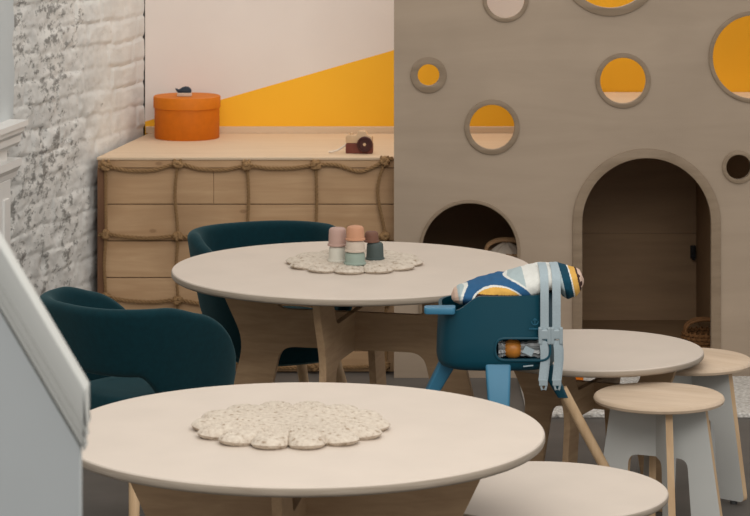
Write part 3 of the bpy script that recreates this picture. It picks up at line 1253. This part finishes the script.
# wrapped bundle lying inside the shell, seen through the slot
pw = thing('wrapped_bundle', 'orange brown bundle with silver wrapping inside the high chair slot', 'package', (HX + 0.046, HY - 0.118, 0.6095 + DZ))
rings = []
for i in range(17):
    x = -0.024 + 0.048 * i / 16
    r = 0.029 - 0.010 * abs(x / 0.024) ** 2.5
    rings.append([(x, r * math.cos(2 * PI * k / 20), 0.027 + r * math.sin(2 * PI * k / 20)) for k in range(20)])
MB().rings(rings).build('filling', M['pouch'], pw, smooth=True)
for sx, ln in ((-1, 0.022), (1, 0.07)):
    rings = []
    for i in range(9):
        t = i / 8
        r = 0.019 + 0.007 * t + 0.002 * math.sin(i * 2.3)
        rings.append([(sx * (0.022 + ln * t), (r * (1 + 0.15 * math.sin(k * 3))) * math.cos(2 * PI * k / 20), 0.027 + (r * (1 + 0.12 * math.sin(k * 3))) * math.sin(2 * PI * k / 20)) for k in range(20)])
    MB().rings(rings).build('wrapper_end', M['foil'], pw, smooth=True)

MB().box((0.045, -0.040, 0.028), (0.030, 0.002, 0.022), Matrix.Rotation(math.radians(25), 4, 'Y')).build('paper_tag', M['strap'], pw)

# ------------------------------------------------------------------ rug, cave things
rug = MB().box((1.29, (10.84 + 11.54) / 2, 0.009), (1.46, 0.70, 0.018)).build('rug', M['rug'], bevel=0.006, seg=3)
tag(rug, 'white textured rug on the floor along the foot of the play wall', 'rug')
ob = MB()
vs, fs = flat_shape([rounded([(-0.07, 0), (0.07, 0), (0.07, 0.15), (-0.07, 0.15)], 0.02)], 0.16, 0.01)
ob = MB().add(vs, fs).build('play_block', M['orange'], smooth=True)
ob.location = (0.722, 11.28, 0.0165)
tag(ob, 'orange play block on the rug, glimpsed under the low round table', 'block')


def make_basket(label, loc, r, h, mat, cloth):
    o = thing('wicker_basket', label, 'basket', loc, 0, 'wicker baskets')
    mb = MB()
    nst = 22
    for j in range(int(h / 0.014)):
        z = 0.007 + j * 0.014
        rr = r * (0.82 + 0.18 * math.sin(PI * (0.2 + 0.6 * z / h)))
        pts = []
        for i in range(nst * 4 + 1):
            a = 2 * PI * i / (nst * 4)
            w = 0.003 * math.sin(a * nst + (PI if j % 2 else 0))
            pts.append(((rr + w) * math.cos(a), (rr + w) * math.sin(a), z))
        mb.tube(pts, 0.0068, 6, cap=False)
    for i in range(nst):
        a = 2 * PI * (i + 0.5) / nst
        pts = []
        for t in (0, 0.25, 0.5, 0.75, 1):
            rr = r * (0.82 + 0.18 * math.sin(PI * (0.2 + 0.6 * t)))
            pts.append((rr * math.cos(a), rr * math.sin(a), 0.004 + (h - 0.004) * t))
        mb.tube(pts, 0.004, 6)
    mb.lathe([(r * 0.90, 0.0), (r * 0.90, 0.008), (0.01, 0.008)], 32)
    mb.build('body', mat, o, smooth=True, weld=False)
    for s_ in (-1, 1):
        g = MB()
        pts = []
        for i in range(17):
            a = PI * i / 16
            pts.append((0.9 * r * math.cos(a), s_ * 0.25 * r, h + 0.055 * math.sin(a) ** 0.7 - 0.01))
        g.tube(pts, 0.006, 8)
        g.build('handle', mat, o, smooth=True)
    if cloth:
        rings = []
        for t in range(8):
            q = t / 7
            rr = r * 0.82 * (1 - q ** 2.2)
            rings.append([((rr + 0.01) * math.cos(2 * PI * k / 24) * (1 + 0.08 * math.sin(k * 2.1)), (rr + 0.01) * math.sin(2 * PI * k / 24), h - 0.05 + 0.08 * q + 0.005 * math.sin(k * 1.7)) for k in range(24)])
        MB().rings(rings).build('cloth', M['cream'], o, smooth=True)
    return o


make_basket('pale wicker basket with cream cloth, seen in the small arch behind the large table', ((506 - 375) / F * 11.85, 11.85, ZF), 0.09, 0.38, M['rattan'], True)
make_basket('low dark wicker basket inside the tall arch, at its right side', ((704 - 375) / F * 11.85, 11.85, ZF), 0.085, 0.06, M['rattan_dark'], False)

# ------------------------------------------------------------------ partition board at the left, near the camera
DP = 4.2
KP = DP / F


def q2(px, py):
    return ((px - 375) * KP, HC - (py - HZ) * KP)


part = thing('partition_board', 'pale painted partition board with steep moulded edge, blurred in the left foreground', 'partition', (0, 0, 0))
slope = (386 - 237) / 88.0
xe = 81
xl = -120
face_pts = [q2(xe, 0)[0:1] + (0.0,), q2(xe, 445), q2(xl, 445 - (xe - xl) * slope), (q2(xl, 0)[0], 0.0)]
vs, fs = flat_shape([face_pts], 0.03, 0.001)
MB().add(vs, fs, Matrix.Translation((0, DP, 0))).build('board', M['board'], part)
# sloping moulding, built as stepped strips along the slope
def slope_strip(off0, off1, thick, dy, name, mat, x_end):
    # off = vertical pixel offset below the outer line
    def ly(px):
        return 386 + (px - 88) * slope
    pts = [q2(x_end, ly(x_end) + off0), q2(x_end, ly(x_end) + off1), q2(xl, ly(xl) + off1), q2(xl, ly(xl) + off0)]
    vs, fs = flat_shape([rounded(pts, 0.002, 3)], thick, 0.003)
    return MB().add(vs, fs, Matrix.Translation((0, DP + dy, 0))), name, mat


for args in ((0, 40, 0.058, -0.004, 'outer_moulding', M['board_trim'], 88), (34, 54, 0.045, -0.004, 'inner_moulding', M['board_trim'], 87),
             (52, 66, 0.036, -0.002, 'lower_moulding', M['board_trim'], 86)):
    mb, nm_, mt_ = slope_strip(*args)
    mb.build(nm_, mt_, part, smooth=True)

# ------------------------------------------------------------------ light
W = bpy.data.worlds.new('world')
S.world = W
W.use_nodes = True
bg = W.node_tree.nodes['Background']
bg.inputs[0].default_value = (1.0, 0.985, 0.96, 1)
bg.inputs[1].default_value = 0.62


def area(name, loc, target, sx, sy, energy, col):
    L = bpy.data.lights.new(name, 'AREA')
    L.shape = 'RECTANGLE'
    L.size, L.size_y = sx, sy
    L.energy = energy
    L.color = col
    o = bpy.data.objects.new(name, L)
    COL.objects.link(o)
    o.location = loc
    d = Vector(target) - Vector(loc)
    o.rotation_euler = d.to_track_quat('-Z', 'Y').to_euler()
    return o


area('ceiling_lamp_front', (0.2, 7.6, 3.8), (0.2, 8.8, 0), 3.6, 3.0, 40, (1.0, 0.95, 0.88))
area('fill_light_near', (0.9, 4.5, 3.5), (0.3, 10.5, 0.7), 4.2, 1.6, 108, (1.0, 0.97, 0.92))  # added frontal fill to brighten upright faces, not a lamp of the room
area('ceiling_lamp_back', (0.7, 11.95, 3.2), (0.6, 12.3, 0.9), 3.6, 0.4, 28, (1.0, 0.93, 0.86))

S.view_settings.view_transform = 'Standard'
S.view_settings.look = 'None'
S.view_settings.gamma = 1.0
S.view_settings.use_curve_mapping = False
S.view_settings.exposure = 0.0
